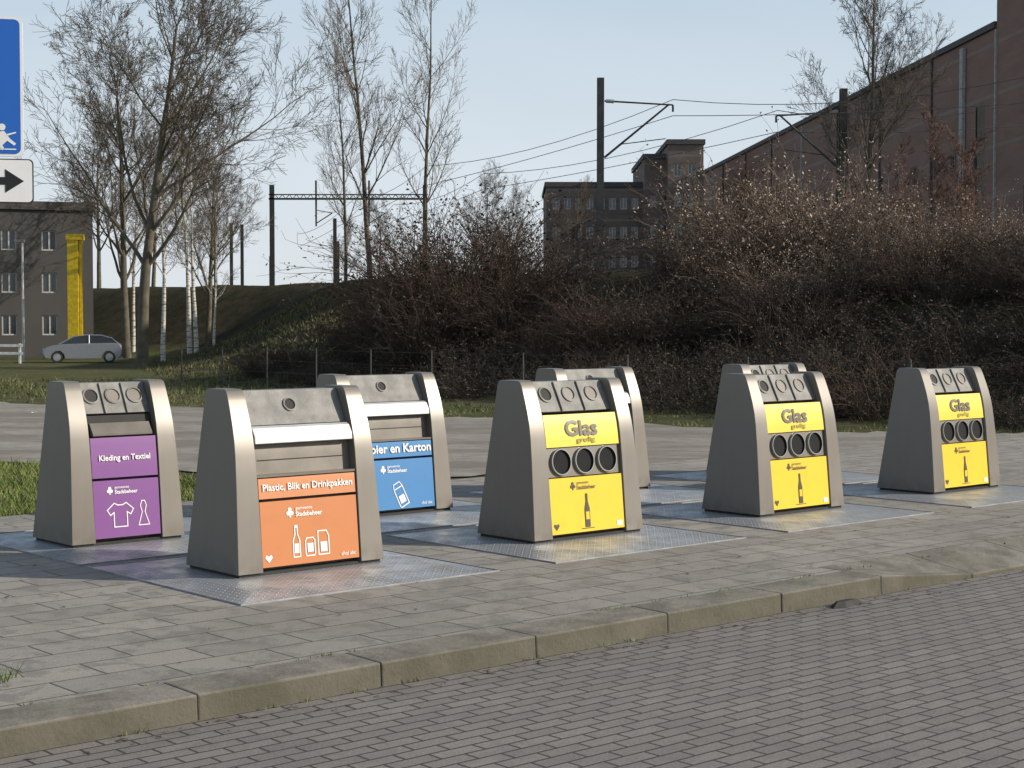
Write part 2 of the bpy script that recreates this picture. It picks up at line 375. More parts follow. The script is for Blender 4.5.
PH = .03
def platform_mesh():
    mb = MB(); L, D, i, h = 2.05, 2.0, .22, PH
    vs = [(0,0,.004),(L,0,.004),(L,D,.004),(0,D,.004),(i,i,h),(L-i,i,h),(L-i,D-i,h),(i,D-i,h)]
    mb.add(vs, [(0,1,5,4),(1,2,6,5),(2,3,7,6),(3,0,4,7),(4,5,6,7)], M_plate)
    for a, b in (((0,-.012),(L,0)),((0,D),(L,D+.012)),((-.012,-.012),(0,D+.012)),((L,-.012),(L+.012,D+.012))):
        mb.box((a[0],a[1],-.02),(b[0],b[1],.010), M_plate_edge)
    return mb.mesh('metal_platform')
PM = platform_mesh()
SP = 2.6
specs = [(0,0,'plastic','taupe metal waste container with orange plastic and cans panel',.42,.72),
         (1,0,'glass','taupe glass container with yellow panels beside the kerb pavement',.40,.67),
         (2,0,'glass','taupe bottle bank with yellow panels, second glass container in the row',.40,.63),
         (3,0,'glass','taupe bottle bank at the far end of the row',.55,.72),
         (0,1,'textile','narrow taupe clothing container with purple panels next to the grass',.25,.63),
         (1,1,'paper','taupe paper container with blue panels behind the glass container',.20,.71),
         (2,1,'paper','taupe paper container mostly hidden behind a glass container',.33,.86),
         (3,1,'glass','taupe bottle bank almost hidden behind another bottle bank',.42,.77)]
protos = {}
for k, r, kind, lab, uo, vo in specs:
    pu = k*SP; pv = r*2.15
    thing('metal_platform', 'raised steel tread plate platform under a waste container', 'metal platform', L2W(pu+(.08 if k == 3 else 0), pv), TH, 'steel platforms in the pavement', PM)
    loc = L2W(pu+uo, pv+vo, PH)
    if kind in protos: copy_thing(protos[kind], loc, TH, None, lab)
    else:
        o = container(kind, lab); o.location = loc; o.rotation_euler = (0,0,TH); protos[kind] = o

# ------------------------------------------------------------ terrain
TOE = [(60,-5),(22,15),(9.5,25),(5,30),(-1,36.5),(-8.5,46),(-12.5,56),(-15.6,67),(-17.8,80),(-20,92),(-50,112),(-120,150),(-400,260)]
def toe_d(x, y):
    x = np.asarray(x, float); y = np.asarray(y, float)
    bd = np.full(x.shape, 1e9); sg = np.ones(x.shape)
    for (ax, ay), (bx, by) in zip(TOE, TOE[1:]):
        dx, dy = bx-ax, by-ay; t = np.clip(((x-ax)*dx+(y-ay)*dy)/(dx*dx+dy*dy), 0, 1)
        ex, ey = x-(ax+t*dx), y-(ay+t*dy); d = np.hypot(ex, ey); cr = dx*(y-ay)-dy*(x-ax)
        m = d < bd-1e-9; bd = np.where(m, d, bd); sg = np.where(m, np.where(cr < 0, 1., -1.), sg)
    return bd*sg
def hgt(x, y):
    x = np.asarray(x, float); y = np.asarray(y, float)
    d = toe_d(x, y); t = np.clip(d/11., 0, 1); h = (3.3+1.0*np.clip((y-58)/35., 0, 1))*(t*t*(3-2*t))
    h = h + np.where(d > 0, .12*np.sin(x*.7+y*.3)*np.sin(y*.5-x*.2)*np.clip(d/3, 0, 1), 0)
    v = -(x-OX)*UY+(y-OY)*UX
    base = np.where(v < -.9, -.22, -.03)
    return base+h
def H(x, y): return float(hgt(np.array([x]), np.array([y]))[0])
xs = np.unique(np.concatenate([np.linspace(-900,-60,16), np.linspace(-60,60,151), np.linspace(60,900,16)]))
ys = np.unique(np.concatenate([np.linspace(-300,-10,8), np.linspace(-10,120,163), np.linspace(120,300,40), np.linspace(300,1500,12)]))
XX, YY = np.meshgrid(xs, ys); ZZ = hgt(XX, YY)
nx, ny = len(xs), len(ys)
verts = np.stack([XX.ravel(), YY.ravel(), ZZ.ravel()], 1)
idx = np.arange(nx*ny).reshape(ny, nx)
faces = np.stack([idx[:-1,:-1].ravel(), idx[:-1,1:].ravel(), idx[1:,1:].ravel(), idx[1:,:-1].ravel()], 1)
gm = bpy.data.meshes.new('ground'); gm.from_pydata(verts.tolist(), [], faces.tolist()); gm.polygons.foreach_set('use_smooth', [True]*len(faces)); gm.update()
def mk_ground():
    m, nt, b = newmat('grass_and_soil')
    tc = nt.nodes.new('ShaderNodeTexCoord'); s = nt.nodes.new('ShaderNodeSeparateXYZ'); lk(nt, tc.outputs['Object'], s.inputs[0])
    f = RANGE(nt, NOISE(nt, .6, 6, .65), .40, .58); g = RANGE(nt, NOISE(nt, 5, 6, .7), .4, .6)
    c = MIX(nt, f, (.10, .125, .035), (.17, .145, .09)); c = MIX(nt, MA(nt, 'MULTIPLY', g, .5), c, (.065, .075, .028))
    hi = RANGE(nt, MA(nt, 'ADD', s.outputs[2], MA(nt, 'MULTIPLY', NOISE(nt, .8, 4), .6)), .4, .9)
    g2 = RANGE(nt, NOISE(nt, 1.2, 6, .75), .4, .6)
    c2 = MIX(nt, g2, (.030, .032, .015), (.062, .052, .03))  # ivy and soil tones, darkened to carry the bank's shade
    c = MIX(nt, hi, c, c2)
    lk(nt, c, b.inputs['Base Color']); b.inputs['Roughness'].default_value = 1.; b.inputs['Specular IOR Level'].default_value = .1
    BUMP(nt, b, NOISE(nt, 8, 6, .8), 1., .15); return m
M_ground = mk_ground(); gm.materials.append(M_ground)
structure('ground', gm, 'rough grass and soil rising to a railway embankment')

def flat(name, pts, z, m, label, loc=(0,0,0), rotz=0.):
    mb = MB(); mb.add([(x,y,z) for x,y in pts], [tuple(range(len(pts)))], m); return structure(name, mb.mesh(name), label, loc, rotz)
O3 = (OX, OY, 0)
mb = MB()
def quadl(u0,u1,v0,v1,z): mb.add([(u0,v0,z),(u1,v0,z),(u1,v1,z),(u0,v1,z)], [(0,1,2,3)], M_tile)
KU = 4.9; L = 1.05; KB = -1.57
quadl(-40,KU-L,KB+.002,5.3,0); quadl(KU-L,70,-1.35,5.3,0)
structure('pavement', mb.mesh('pavement'), 'worn stained concrete slab pavement', O3, TH)
flat('road', [(-60,-22),(90,-22),(90,-1.89),(-60,-1.89)], -.12, M_road, 'grey brick-paved street beside the kerb', O3, TH)
mb = MB(); u = KU-24*L; g = .0015
while u < 45:
    j = R.uniform(-.004, .004); jz = R.uniform(-.003, .003)
    a, b = u+g, u+L-g
    if u < KU-L-.1:
        mb.extr([(-1.90+j,-.3),(-1.885+j,.001+jz),(KB,.004),(KB,-.3)], a, b, M_kerb)
    elif u < KU-.1:
        mb.add([(a,-1.90,-.3),(a,-1.885,.002),(a,-1.352,.003),(a,-1.352,-.3),(b,-1.92,-.3),(b,-1.92,-.085),(b,-1.352,.003),(b,-1.352,-.3)],
               [(3,2,1,0),(4,5,6,7),(0,1,5,4),(1,2,5),(2,6,5),(2,3,7,6)], M_kerb)
    else:
        mb.extr([(-1.92,-.3),(-1.92,-.088+jz*.5),(-1.352,.003),(-1.352,-.3)], a, b, M_kerb)
    u += L
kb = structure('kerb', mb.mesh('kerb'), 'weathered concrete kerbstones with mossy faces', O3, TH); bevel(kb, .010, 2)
M_bed = simple('kerb_bed', (.05,.048,.03), .95)
mb = MB(); mb.box((-25,-1.86,-.3),(KU-L,KB-.01,-.02), M_bed); mb.box((KU-L,-1.86,-.3),(50,-1.62,-.11), M_bed); structure('kerb_bed', mb.mesh('kerb_bed'), 'soil in the joints under the kerb', O3, TH)

near = [(-60,33),(-30,28.5),(-16,25.0),(-9,21.8),(-5,19.4),(-3,17.6),(-1,18.0),(3,20.2),(8,23.5),(12,22)]
far = [(-60,45),(-30,41),(-16,38.0),(-9,34.5),(-4,31.5),(1,28.5),(5,26),(9,24.1),(12,22.8)]
def dens(pts, st=.35):
    o = []
    for (a,b),(c,d) in zip(pts, pts[1:]):
        n = max(1, int(math.hypot(c-a, d-b)/st))
        for i in range(n): t = i/n; o.append((a+(c-a)*t, b+(d-b)*t))
    o.append(pts[-1]); return o
def interp(pts, x):
    for (a,b),(c,d) in zip(pts, pts[1:]):
        if a <= x <= c: return b+(d-b)*(x-a)/(c-a)
    return pts[-1][1]
vs = []; n = 260
for i in range(n+1):
    x = -60+72*i/n
    ya = interp(near, x)+.3*math.sin(x*1.3)+R.uniform(-.15,.15); yb = interp(far, x)+.5*math.sin(x*.9+1)+R.uniform(-.3,.3)
    vs += [(x, ya, -.012), (x, max(ya, yb), -.012)]
def mk_path():
    m, nt, b = newmat('worn_asphalt')
    tc = nt.nodes.new('ShaderNodeTexCoord'); mp = nt.nodes.new('ShaderNodeMapping'); mp.inputs['Scale'].default_value = (.5,1.6,1); lk(nt, tc.outputs['Object'], mp.inputs[0])
    f = RANGE(nt, NOISE(nt, .5, 6, .65, vec=mp.outputs[0]), .42, .58); g = RANGE(nt, NOISE(nt, 3, 7, .75), .42, .6)
    c = MIX(nt, f, (.31, .285, .245), (.20, .178, .145)); c = MIX(nt, MA(nt, 'MULTIPLY', g, .5), c, (.14, .125, .10))
    lk(nt, c, b.inputs['Base Color']); b.inputs['Roughness'].default_value = .9; BUMP(nt, b, NOISE(nt, 40, 4), .5, .02); return m
mb = MB(); mb.add(vs, [(2*i,2*i+2,2*i+3,2*i+1) for i in range(n)], mk_path()); structure('path', mb.mesh('path'), 'worn pale asphalt path behind the containers')

# ------------------------------------------------------------ twig meshes
def segs_to_arrays(segs, sides):
    n = len(segs)
    P = np.array([[*s[0], *s[1]] for s in segs]); r = np.array([[s[2], s[3]] for s in segs])
    p0, p1 = P[:, :3], P[:, 3:]; d = p1-p0; L = np.linalg.norm(d, axis=1, keepdims=True); d = d/np.maximum(L, 1e-9)
    ref = np.where(np.abs(d[:, 2:3]) < .9, np.array([[0,0,1.]]), np.array([[1.,0,0]]))
    a = np.cross(d, ref); a /= np.linalg.norm(a, axis=1, keepdims=True); b = np.cross(d, a)
    V = np.zeros((n, 2*sides, 3))
    for i in range(sides):
        t = 2*math.pi*i/sides; o = a*math.cos(t)+b*math.sin(t)
        V[:, i] = p0+o*r[:, 0:1]; V[:, i+sides] = p1+o*r[:, 1:2]
    base = (np.arange(n)*2*sides)[:, None]
    F = np.concatenate([base+np.array([[i, (i+1) % sides, (i+1) % sides+sides, i+sides]]) for i in range(sides)], 0)
    return V.reshape(-1, 3), F
def quads_mesh(name, parts, smooth=True):
    vs = []; fs = []; ms = []; mats = []; o = 0
    for V, F, m in parts:
        if len(F) == 0: continue
        vs.append(V); fs.append(F+o); o += len(V)
        if m not in mats: mats.append(m)
        ms.append(np.full(len(F), mats.index(m)))
    V = np.concatenate(vs); F = np.concatenate(fs); ms = np.concatenate(ms)
    me = bpy.data.meshes.new(name); me.vertices.add(len(V)); me.vertices.foreach_set('co', V.ravel())
    me.loops.add(F.size); me.loops.foreach_set('vertex_index', F.ravel().astype(np.int32))
    me.polygons.add(len(F)); me.polygons.foreach_set('loop_start', np.arange(0, F.size, F.shape[1], dtype=np.int32))
    for m in mats: me.materials.append(m)
    me.polygons.foreach_set('material_index', ms.astype(np.int32))
    if smooth: me.polygons.foreach_set('use_smooth', np.ones(len(F), bool))
    me.update(calc_edges=True); me.validate(); return me
def grow(rg, p, d, L, r, lvl, P, out):
    n = P['n'][lvl]; st = L/n; wob = P['wob'][lvl]; up = P['up'][lvl]; mx = len(P['n'])-1; tp = P['taper'][lvl]
    for i in range(n):
        d = (d+Vector((rg.gauss(0,1), rg.gauss(0,1), rg.gauss(0,1)))*wob+Vector((0,0,up))).normalized()
        q = p+d*st; t0 = i/n; t1 = (i+1)/n
        ra = max(P['rmin'], r*(1-tp*t0)); rb = max(P['rmin'], r*(1-tp*t1))
        out.append((tuple(p), tuple(q), ra, rb, lvl)); p = q
        if lvl < mx and t1 >= P['start'][lvl]:
            k = P['kids'][lvl]; k = int(k)+(1 if rg.random() < k-int(k) else 0)
            for _ in range(k):
                ang = P['ang'][lvl]*rg.uniform(.7, 1.3); az = rg.uniform(0, 2*math.pi)
                a = d.orthogonal().normalized(); a.rotate(Matrix.Rotation(az, 3, d))
                nd = (d*math.cos(ang)+a*math.sin(ang)).normalized()
                grow(rg, p, nd, L*P['ratio'][lvl]*rg.uniform(.6, 1.15)*(1-P['fall'][lvl]*t1), rb*P['rr'][lvl], lvl+1, P, out)
def tree_meshes(seed, P, H_, r, mt, mc, d0=(0,0,1)):
    rg = random.Random(seed); out = []
    grow(rg, Vector((0,0,-.2)), Vector(d0).normalized(), H_, r, 0, P, out)
    a = [s for s in out if s[4] <= 1]; b = [s for s in out if s[4] > 1]
    Va, Fa = segs_to_arrays(a, 7); tm = quads_mesh('trunk', [(Va, Fa, mt)])
    Vb, Fb = segs_to_arrays(b, 3); cm = quads_mesh('crown', [(Vb, Fb, mc)])
    print('TREE', len(a), len(b)); return tm, cm
def make_tree(tm, cm, loc, rot, sc, label, name='bare_tree', group='bare trees'):
    o = thing(name, label, 'tree', loc, rot, group); o.scale = sc if hasattr(sc, '__len__') else (sc,)*3
    place('trunk', tm, o); place('crown', cm, o); return o
M_bark = simple('grey_brown_bark', (.12, .102, .072), .9, 0, .35, 3, .5, 20)
M_twig = simple('brown_twigs', (.125, .10, .07), .9, 0, .3, 2)  # brown lightened to suggest distance haze
M_ptwig = simple('pale_poplar_twigs', (.21, .175, .135), .9, 0, .3, 2)
M_rtwig = simple('reddish_twigs', (.18, .105, .08), .9, 0, .3, 2)
M_ttwig = simple('tan_twigs', (.155, .11, .078), .9, 0, .3, 2)
M_rutwig = simple('russet_stems', (.075, .05, .036), .95, 0, .3, 2)
M_dtwig = simple('dark_bramble_stems', (.055, .042, .032), .95, 0, .4, 2)
M_puff = simple('pale_seed_heads', (.46, .37, .29), 1., 0, .25, 3)
M_brleaf = simple('dry_brown_leaves', (.09, .06, .037), .95, 0, .4, 3)
M_dkleaf = simple('dark_ivy_leaves', (.032, .035, .02), .8, 0, .5, 2)
def mk_birch():
    m, nt, b = newmat('birch_bark')
    tc = nt.nodes.new('ShaderNodeTexCoord'); mp = nt.nodes.new('ShaderNodeMapping'); mp.inputs['Scale'].default_value = (1,1,6); lk(nt, tc.outputs['Object'], mp.inputs[0])
    f = RANGE(nt, NOISE(nt, 1.5, 4, vec=mp.outputs[0]), .5, .62); lk(nt, MIX(nt, f, (.55,.52,.46), (.09,.08,.07)), b.inputs['Base Color']); b.inputs['Roughness'].default_value = .8; return m
M_birch = mk_birch()

P_big = dict(n=[10,9,7,5,4], wob=[.025,.085,.11,.13,.15], up=[.05,.06,.04,.03,.02], taper=[.8,.85,.85,.8,.6], start=[.24,.25,.25,.25,0],
             kids=[2.9,1.7,1.65,1.5,0], ang=[.66,.6,.62,.62,.6], ratio=[.60,.52,.52,.58,0], fall=[.40,.35,.3,.3,0], rr=[.45,.56,.6,.6,.6], rmin=.0075)
P_mid = dict(P_big, kids=[2.4,1.5,1.4,1.3,0], ratio=[.5,.5,.5,.55,0])
P_pop = dict(n=[12,9,6,4], wob=[.025,.07,.1,.14], up=[.05,.09,.07,.04], taper=[.9,.85,.8,.6], start=[.2,.15,.2,0],
             kids=[2.3,1.7,1.5,0], ang=[.6,.55,.55,.5], ratio=[.34,.42,.5,0], fall=[.55,.3,.3,0], rr=[.42,.55,.6,.6], rmin=.0075)
P_bir = dict(n=[12,7,6,4], wob=[.03,.1,.12,.16], up=[.03,.05,.0,-.03], taper=[.9,.85,.8,.6], start=[.4,.2,.2,0],
             kids=[2.4,1.6,1.5,0], ang=[.7,.6,.6,.5], ratio=[.28,.5,.5,0], fall=[.4,.3,.3,0], rr=[.38,.55,.6,.6], rmin=.007)
t1, c1 = tree_meshes(3, P_big, 14.2, .27, M_bark, M_twig, (.0,0,1))
make_tree(t1, c1, (-15.0,65,H(-15,65)), 0, 1, 'large bare tree with wide spreading crown on the grass')
t1b, c1b = tree_meshes(11, P_mid, 12.5, .22, M_bark, M_twig, (-.02,0,1))
make_tree(t1b, c1b, (-20.2,84,H(-20.2,84)), 1, 1.1, 'bare deciduous tree near the parked car')
make_tree(t1b, c1b, (-17.5,92,H(-17.5,92)), 3, .8, 'bare deciduous tree among white birches')
t2, c2 = tree_meshes(5, P_pop, 16.5, .15, M_bark, M_ptwig)
t2b, c2b = tree_meshes(6, P_pop, 16, .13, M_bark, M_ptwig)
make_tree(t2, c2, (-6.9,78,H(-6.9,78)), 0, .97, 'tall slender bare poplar on the embankment', 'bare_poplar_tree', 'slender poplars')
make_tree(t2b, c2b, (-8.3,80,H(-8.3,80)), 0, .75, 'slender bare poplar on the embankment', 'bare_poplar_tree', 'slender poplars')
make_tree(t2b, c2b, (-4.3,78,H(-4.3,78)), 2, .93, 'slender bare poplar beside the rail portal', 'bare_poplar_tree', 'slender poplars')
t3, c3 = tree_meshes(9, P_bir, 11, .14, M_birch, M_twig)
for x, y, s, rr_ in ((-15.9,73,.9,0),(-15.3,76,.95,1),(-14.6,74,.85,2),(-22.5,95,1.0,4),(-13.6,73,.5,5)):
    make_tree(t3, c3, (x,y,H(x,y)), rr_, s, 'white-barked bare birch beside the embankment', 'birch_tree', 'white birches')
make_tree(t1b, c1b, (13.2,60,H(13.2,60)), 2, (.68,.68,.82), 'bare tree in front of the brick housing block')
t4, c4_ = tree_meshes(15, P_pop, 8, .05, M_rtwig, M_rtwig)
for x, y, s, rr_ in ((12.9,46,.5,0),(12.3,47,.58,1),(11.6,48,.48,2),(13.4,47,.5,3)):
    make_tree(t4, c4_, (x,y,H(x,y)-.3), rr_, (s*1.5,s*1.5,s), 'thin reddish bare tree rising out of the shrubs', 'reddish_bare_tree', 'reddish bare trees')
for x, y, s in ((-28,125,.8),(-33,128,.9),(-24,130,.75),(-10,120,.45),(-2,125,.6),(0,128,.55),(-14,135,.4),(5,120,.5)):
    make_tree(t1b, c1b, (x,y,H(x,y)), x, s, 'distant bare tree beyond the railway')

def bush_mesh(seed, rad, h, nst, mtw, leafmats, nleaf, lsz, tw=2):
    rg = random.Random(seed); out = []; tips = []
    for i in range(nst):
        az = rg.uniform(0, 6.28); rr_ = rad*.55*math.sqrt(rg.random())
        p = Vector((rr_*math.cos(az), rr_*math.sin(az), -.2)); lean = rg.uniform(.05, .8)
        d = Vector((math.cos(az)*lean, math.sin(az)*lean, 1)).normalized(); L = h*rg.uniform(.45, 1.0); n = 6
        for k in range(n):
            d = (d+Vector((rg.gauss(0,.17), rg.gauss(0,.17), rg.gauss(0,.08)-.09*k*lean))).normalized(); q = p+d*L/n
            w = .012*(1-k/n)+.003; out.append((tuple(p), tuple(q), w, w*.8, 1)); p = q; tips.append(p)
            for _ in range(tw):
                e = (d+Vector((rg.gauss(0,.7), rg.gauss(0,.7), rg.gauss(0,.4)))).normalized(); s2 = p+e*rg.uniform(.12,.4)*h/2.5
                s3 = s2+(e+Vector((rg.gauss(0,.5), rg.gauss(0,.5), rg.gauss(0,.4)))).normalized()*.18*h/2.5
                out.append((tuple(p), tuple(s2), .004, .003, 2)); out.append((tuple(s2), tuple(s3), .003, .0025, 2)); tips.append(s2); tips.append(s3)
    V, F = segs_to_arrays(out, 3); parts = [(V, F, mtw)]
    T = np.array([tuple(t) for t in tips]); rs = np.random.RandomState(seed)
    for m, fr in leafmats:
        n = int(nleaf*fr); c = T[rs.randint(0, len(T), n)]+rs.normal(0, .05, (n,3))
        a = rs.normal(0,1,(n,3)); a /= np.linalg.norm(a,axis=1,keepdims=True); b = np.cross(a, rs.normal(0,1,(n,3))); b /= np.linalg.norm(b,axis=1,keepdims=True)
        s = lsz*rs.uniform(.5,1.3,(n,1)); V = np.stack([c-a*s, c-b*s*.6, c+a*s, c+b*s*.6], 1).reshape(-1,3)
        parts.append((V, np.arange(4*n).reshape(n,4), m))
    return quads_mesh('bush', parts, False)
B_dark = [bush_mesh(20+i, 1.5, 2.0, 75, M_dtwig, [(M_brleaf,.6),(M_dkleaf,.4)], 2200, .033) for i in range(3)]
B_red = [bush_mesh(40+i, 1.5, 2.6, 60, M_ttwig, [(M_puff,.6),(M_brleaf,.4)], 2200, .026) for i in range(3)]
B_brown = [bush_mesh(50+i, 1.7, 2.6, 170, M_rutwig, [(M_brleaf,.75),(M_dkleaf,.25)], 3600, .032) for i in range(2)]
def bush(me, x, y, s, label, group, name='bush', zs=1.):
    o = thing(name, label, 'bush', (x, y, H(x,y)-.05), R.uniform(0,6.28), group, me)
    o.scale = (s*R.uniform(.9,1.2), s*R.uniform(.9,1.2), s*R.uniform(.85,1.1)*zs); return o
pts = dens([(16,19.5),(9.5,26),(5,31),(-1,37.5),(-7.5,47)], 1.3)
for i, (x, y) in enumerate(pts):
    for row in range(6):
        bx = x+.75*(row*2.0+.3)+R.uniform(-.7,.7); by = y+.65*(row*2.0+.3)+R.uniform(-.7,.7)
        if x < -1.5 and (row > 1 or R.random() < .3): continue
        if row > 2 and R.random() < .15: continue
        s = R.choice((.5,.6,.72,.85,1.0)) if row < 3 else R.uniform(.6,.9)
        if bx < -2: s *= .68
        bush(B_dark[(i+row) % 3] if R.random() < .75 else B_brown[0], bx, by, s*(1 if row < 3 else .95), 'dense dark bramble bush on the embankment slope', 'bramble bushes', 'bramble_bush', .8 if row < 3 else .9)
for x, y, s in ((-1.9,44.5,1.45),(-.9,45.5,1.65),(-3.2,46,1.15),(-1.6,48,1.65),(.3,45,1.1),(-2.4,43,1.0),(.0,43,.9)):
    bush(B_brown[R.randint(0,1)], x, y, s, 'large rounded russet brown bush on the embankment', 'russet bushes', 'russet_bush')
for x, y, s in ((4.9,41,.9),(5.6,42,1.3),(6.5,42.5,1.45),(7.4,42,1.5),(8.3,42.5,1.35),(9.1,42,1.15),(10.3,42.5,.95),(11.6,42,.85),(7.0,44,1.4),(13.0,41,.8),(6.3,38,.9),(7.8,37.5,.9),(9.4,37,.8),(11.6,36.5,.75),(13.6,43,.85)):
    bush(B_red[R.randint(0,2)], x, y, s, 'tan shrub with pale fluffy seed heads', 'shrubs with pale seed heads', 'seed_head_shrub')

# ------------------------------------------------------------ grass
rs = np.random.RandomState(3)
def in_path(x, y): return (y > np.interp(x, [p[0] for p in near], [p[1] for p in near])-.2) & (y < np.interp(x, [p[0] for p in far], [p[1] for p in far])+.1)
def sample(n, xr, yr, dmax=6, dmin=-999):
    x = rs.uniform(*xr, n); y = rs.uniform(*yr, n); v = -(x-OX)*UY+(y-OY)*UX; td = toe_d(x, y)
    k = (v > 5.35) & ~in_path(x, y) & (td < dmax) & (td > dmin); return np.stack([x[k], y[k]], 1)
cen = np.concatenate([sample(10000, (-9,-2), (12.5,24)), sample(500, (-4,9), (17,26)), sample(3500, (-20,10), (24,50), 1.5), sample(5000, (-17,1), (38,80), 14, 0)])
nb = 9; N = len(cen)*nb
cy = np.repeat(cen[:,1], nb)
base = np.repeat(cen, nb, 0)+rs.normal(0, .07, (N,2))*(1+np.clip(cy-40, 0, 40)*.05)[:,None]; hz = hgt(base[:,0], base[:,1])
hh = rs.uniform(.03,.085,N)*np.repeat(rs.uniform(.4,1.5,len(cen)), nb)*(1+(base[:,1] > 38)*1.0); an = rs.uniform(0,6.28,N); ln = rs.normal(0,.6,(N,2))*hh[:,None]
w = .006*(1+(base[:,1]-13)*.05)
p0 = np.stack([base[:,0]-np.cos(an)*w, base[:,1]-np.sin(an)*w, hz], 1); p1 = np.stack([base[:,0]+np.cos(an)*w, base[:,1]+np.sin(an)*w, hz], 1)
p2 = np.stack([base[:,0]+ln[:,0], base[:,1]+ln[:,1], hz+hh], 1)
V = np.stack([p0,p1,p2],1).reshape(-1,3)
M_gr = [simple('grass_blades', (.15,.21,.04), .7, 0, .3, .7), simple('dry_grass_blades', (.20,.17,.075), .8, 0, .3, .7), simple('shaded_slope_grass', (.07,.072,.028), .9, 0, .35, .7), simple('muted_verge_grass', (.11,.13,.045), .8, 0, .3, .7)]  # slope grass coloured darker to follow the painted shade of the bank
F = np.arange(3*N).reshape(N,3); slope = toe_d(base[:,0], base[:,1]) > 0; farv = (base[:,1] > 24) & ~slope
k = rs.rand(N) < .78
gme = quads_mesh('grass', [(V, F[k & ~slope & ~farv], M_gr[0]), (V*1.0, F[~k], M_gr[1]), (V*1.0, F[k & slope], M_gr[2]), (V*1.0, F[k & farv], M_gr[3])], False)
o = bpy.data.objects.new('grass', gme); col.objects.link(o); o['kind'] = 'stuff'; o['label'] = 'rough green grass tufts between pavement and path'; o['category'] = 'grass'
vv = []
for (u, v, n, hgt_) in [(-1.98,-1.0,60,.08),(-2.1,-.95,60,.09)]+[(R.uniform(-2.5,9), KB+R.uniform(-.01,.01), 6, .022) for _ in range(34)]+[(R.uniform(-2,9), -1.91, 6, .03) for _ in range(16)]:
    for _ in range(n):
        sp = .05 if n > 20 else .03
        c = L2W(u+R.gauss(0,sp), v+R.gauss(0,sp*.3 if n < 20 else sp), -.12 if v < -1.8 else 0.0); a = R.uniform(0,6.28); l = hgt_*R.uniform(.4,1.1); w_ = .004
        vv += [(c.x-math.cos(a)*w_, c.y-math.sin(a)*w_, c.z), (c.x+math.cos(a)*w_, c.y+math.sin(a)*w_, c.z), (c.x+R.gauss(0,.5)*l, c.y+R.gauss(0,.5)*l, c.z+l)]
wm = quads_mesh('weeds', [(np.array(vv), np.arange(len(vv)).reshape(-1,3), M_gr[0])], False)
o = bpy.data.objects.new('weeds', wm); col.objects.link(o); o['kind'] = 'stuff'; o['label'] = 'small green weeds growing in the kerb joints'; o['category'] = 'weeds'
vv = []
for _ in range(420):
    if R.random() < .45: u, v, z = R.uniform(-2.5,9), -1.96-abs(R.gauss(0,.10)), -.117
    else: u, v, z = R.uniform(-3,11), R.uniform(-1.3,5), .003
    c = L2W(u, v, z); s = R.uniform(.006,.022); a = R.uniform(0,6.28)
    for k in range(4):
        t = a+k*math.pi/2; vv.append((c.x+math.cos(t)*s*(1 if k%2 else .55), c.y+math.sin(t)*s*(1 if k%2 else .55), z+R.uniform(0,.008)))
lm = quads_mesh('leaf_litter', [(np.array(vv), np.arange(len(vv)).reshape(-1,4), M_brleaf)], False)
o = bpy.data.objects.new('leaf_litter', lm); col.objects.link(o); o['kind'] = 'stuff'; o['label'] = 'dry leaf fragments scattered along the kerb and tiles'; o['category'] = 'leaf litter'

# ------------------------------------------------------------ buildings
def mk_brick(name, ca, cb):
    m, nt, b = newmat(name)
    tc = nt.nodes.new('ShaderNodeTexCoord'); mp = nt.nodes.new('ShaderNodeMapping'); mp.inputs['Scale'].default_value = (.6,.6,2.5); lk(nt, tc.outputs['Object'], mp.inputs[0])
    f = RANGE(nt, NOISE(nt, .5, 6, .7, vec=mp.outputs[0]), .38, .62)
    s = nt.nodes.new('ShaderNodeSeparateXYZ'); lk(nt, tc.outputs['Object'], s.inputs[0])
    ln_ = MA(nt, 'LESS_THAN', MA(nt, 'FRACT', MA(nt, 'MULTIPLY', s.outputs[2], 1/2.8)), .07)
    c = MIX(nt, f, ca, cb); c = MIX(nt, MA(nt, 'MULTIPLY', ln_, .35), c, (.30,.27,.24))
    lk(nt, c, b.inputs['Base Color']); b.inputs['Roughness'].default_value = .9; return m
M_brick = mk_brick('brown_red_brick', (.27,.165,.125), (.21,.13,.10))
M_brick2 = mk_brick('brown_brick', (.19,.145,.12), (.14,.105,.088))
M_greyb = simple('dark_grey_cladding', (.08,.075,.07), .85, 0, .12, .4)
M_roof = simple('dark_roof_edge', (.09,.08,.075), .8)
M_concrete = simple('pale_concrete_band', (.42,.41,.39), .85)
def mk_glass():
    m, nt, b = newmat('window_glass'); b.inputs['Base Color'].default_value = (.03,.035,.04,1); b.inputs['Roughness'].default_value = .08; b.inputs['Specular IOR Level'].default_value = .8; return m
M_glass = mk_glass()
M_frame = simple('white_frames', (.5,.5,.48), .5)
M_frd = simple('grey_frames', (.22,.22,.22), .5)
def facade(mb, L, H_, wins, m, y=0., rec=.15):
    xs_ = sorted({0, L, *[w[0] for w in wins], *[w[1] for w in wins]}); zs_ = sorted({0, H_, *[w[2] for w in wins], *[w[3] for w in wins]})
    for a, b in zip(xs_, xs_[1:]):
        for c, d in zip(zs_, zs_[1:]):
            mx, mz = (a+b)/2, (c+d)/2
            if any(w[0] < mx < w[1] and w[2] < mz < w[3] for w in wins): continue
            mb.add([(a,y,c),(b,y,c),(b,y,d),(a,y,d)], [(0,1,2,3)], m)
    for x0,x1,z0,z1 in wins:
        mb.add([(x0,y,z0),(x1,y,z0),(x1,y,z1),(x0,y,z1),(x0,y+rec,z0),(x1,y+rec,z0),(x1,y+rec,z1),(x0,y+rec,z1)], [(0,4,5,1),(1,5,6,2),(2,6,7,3),(3,7,4,0)], m)
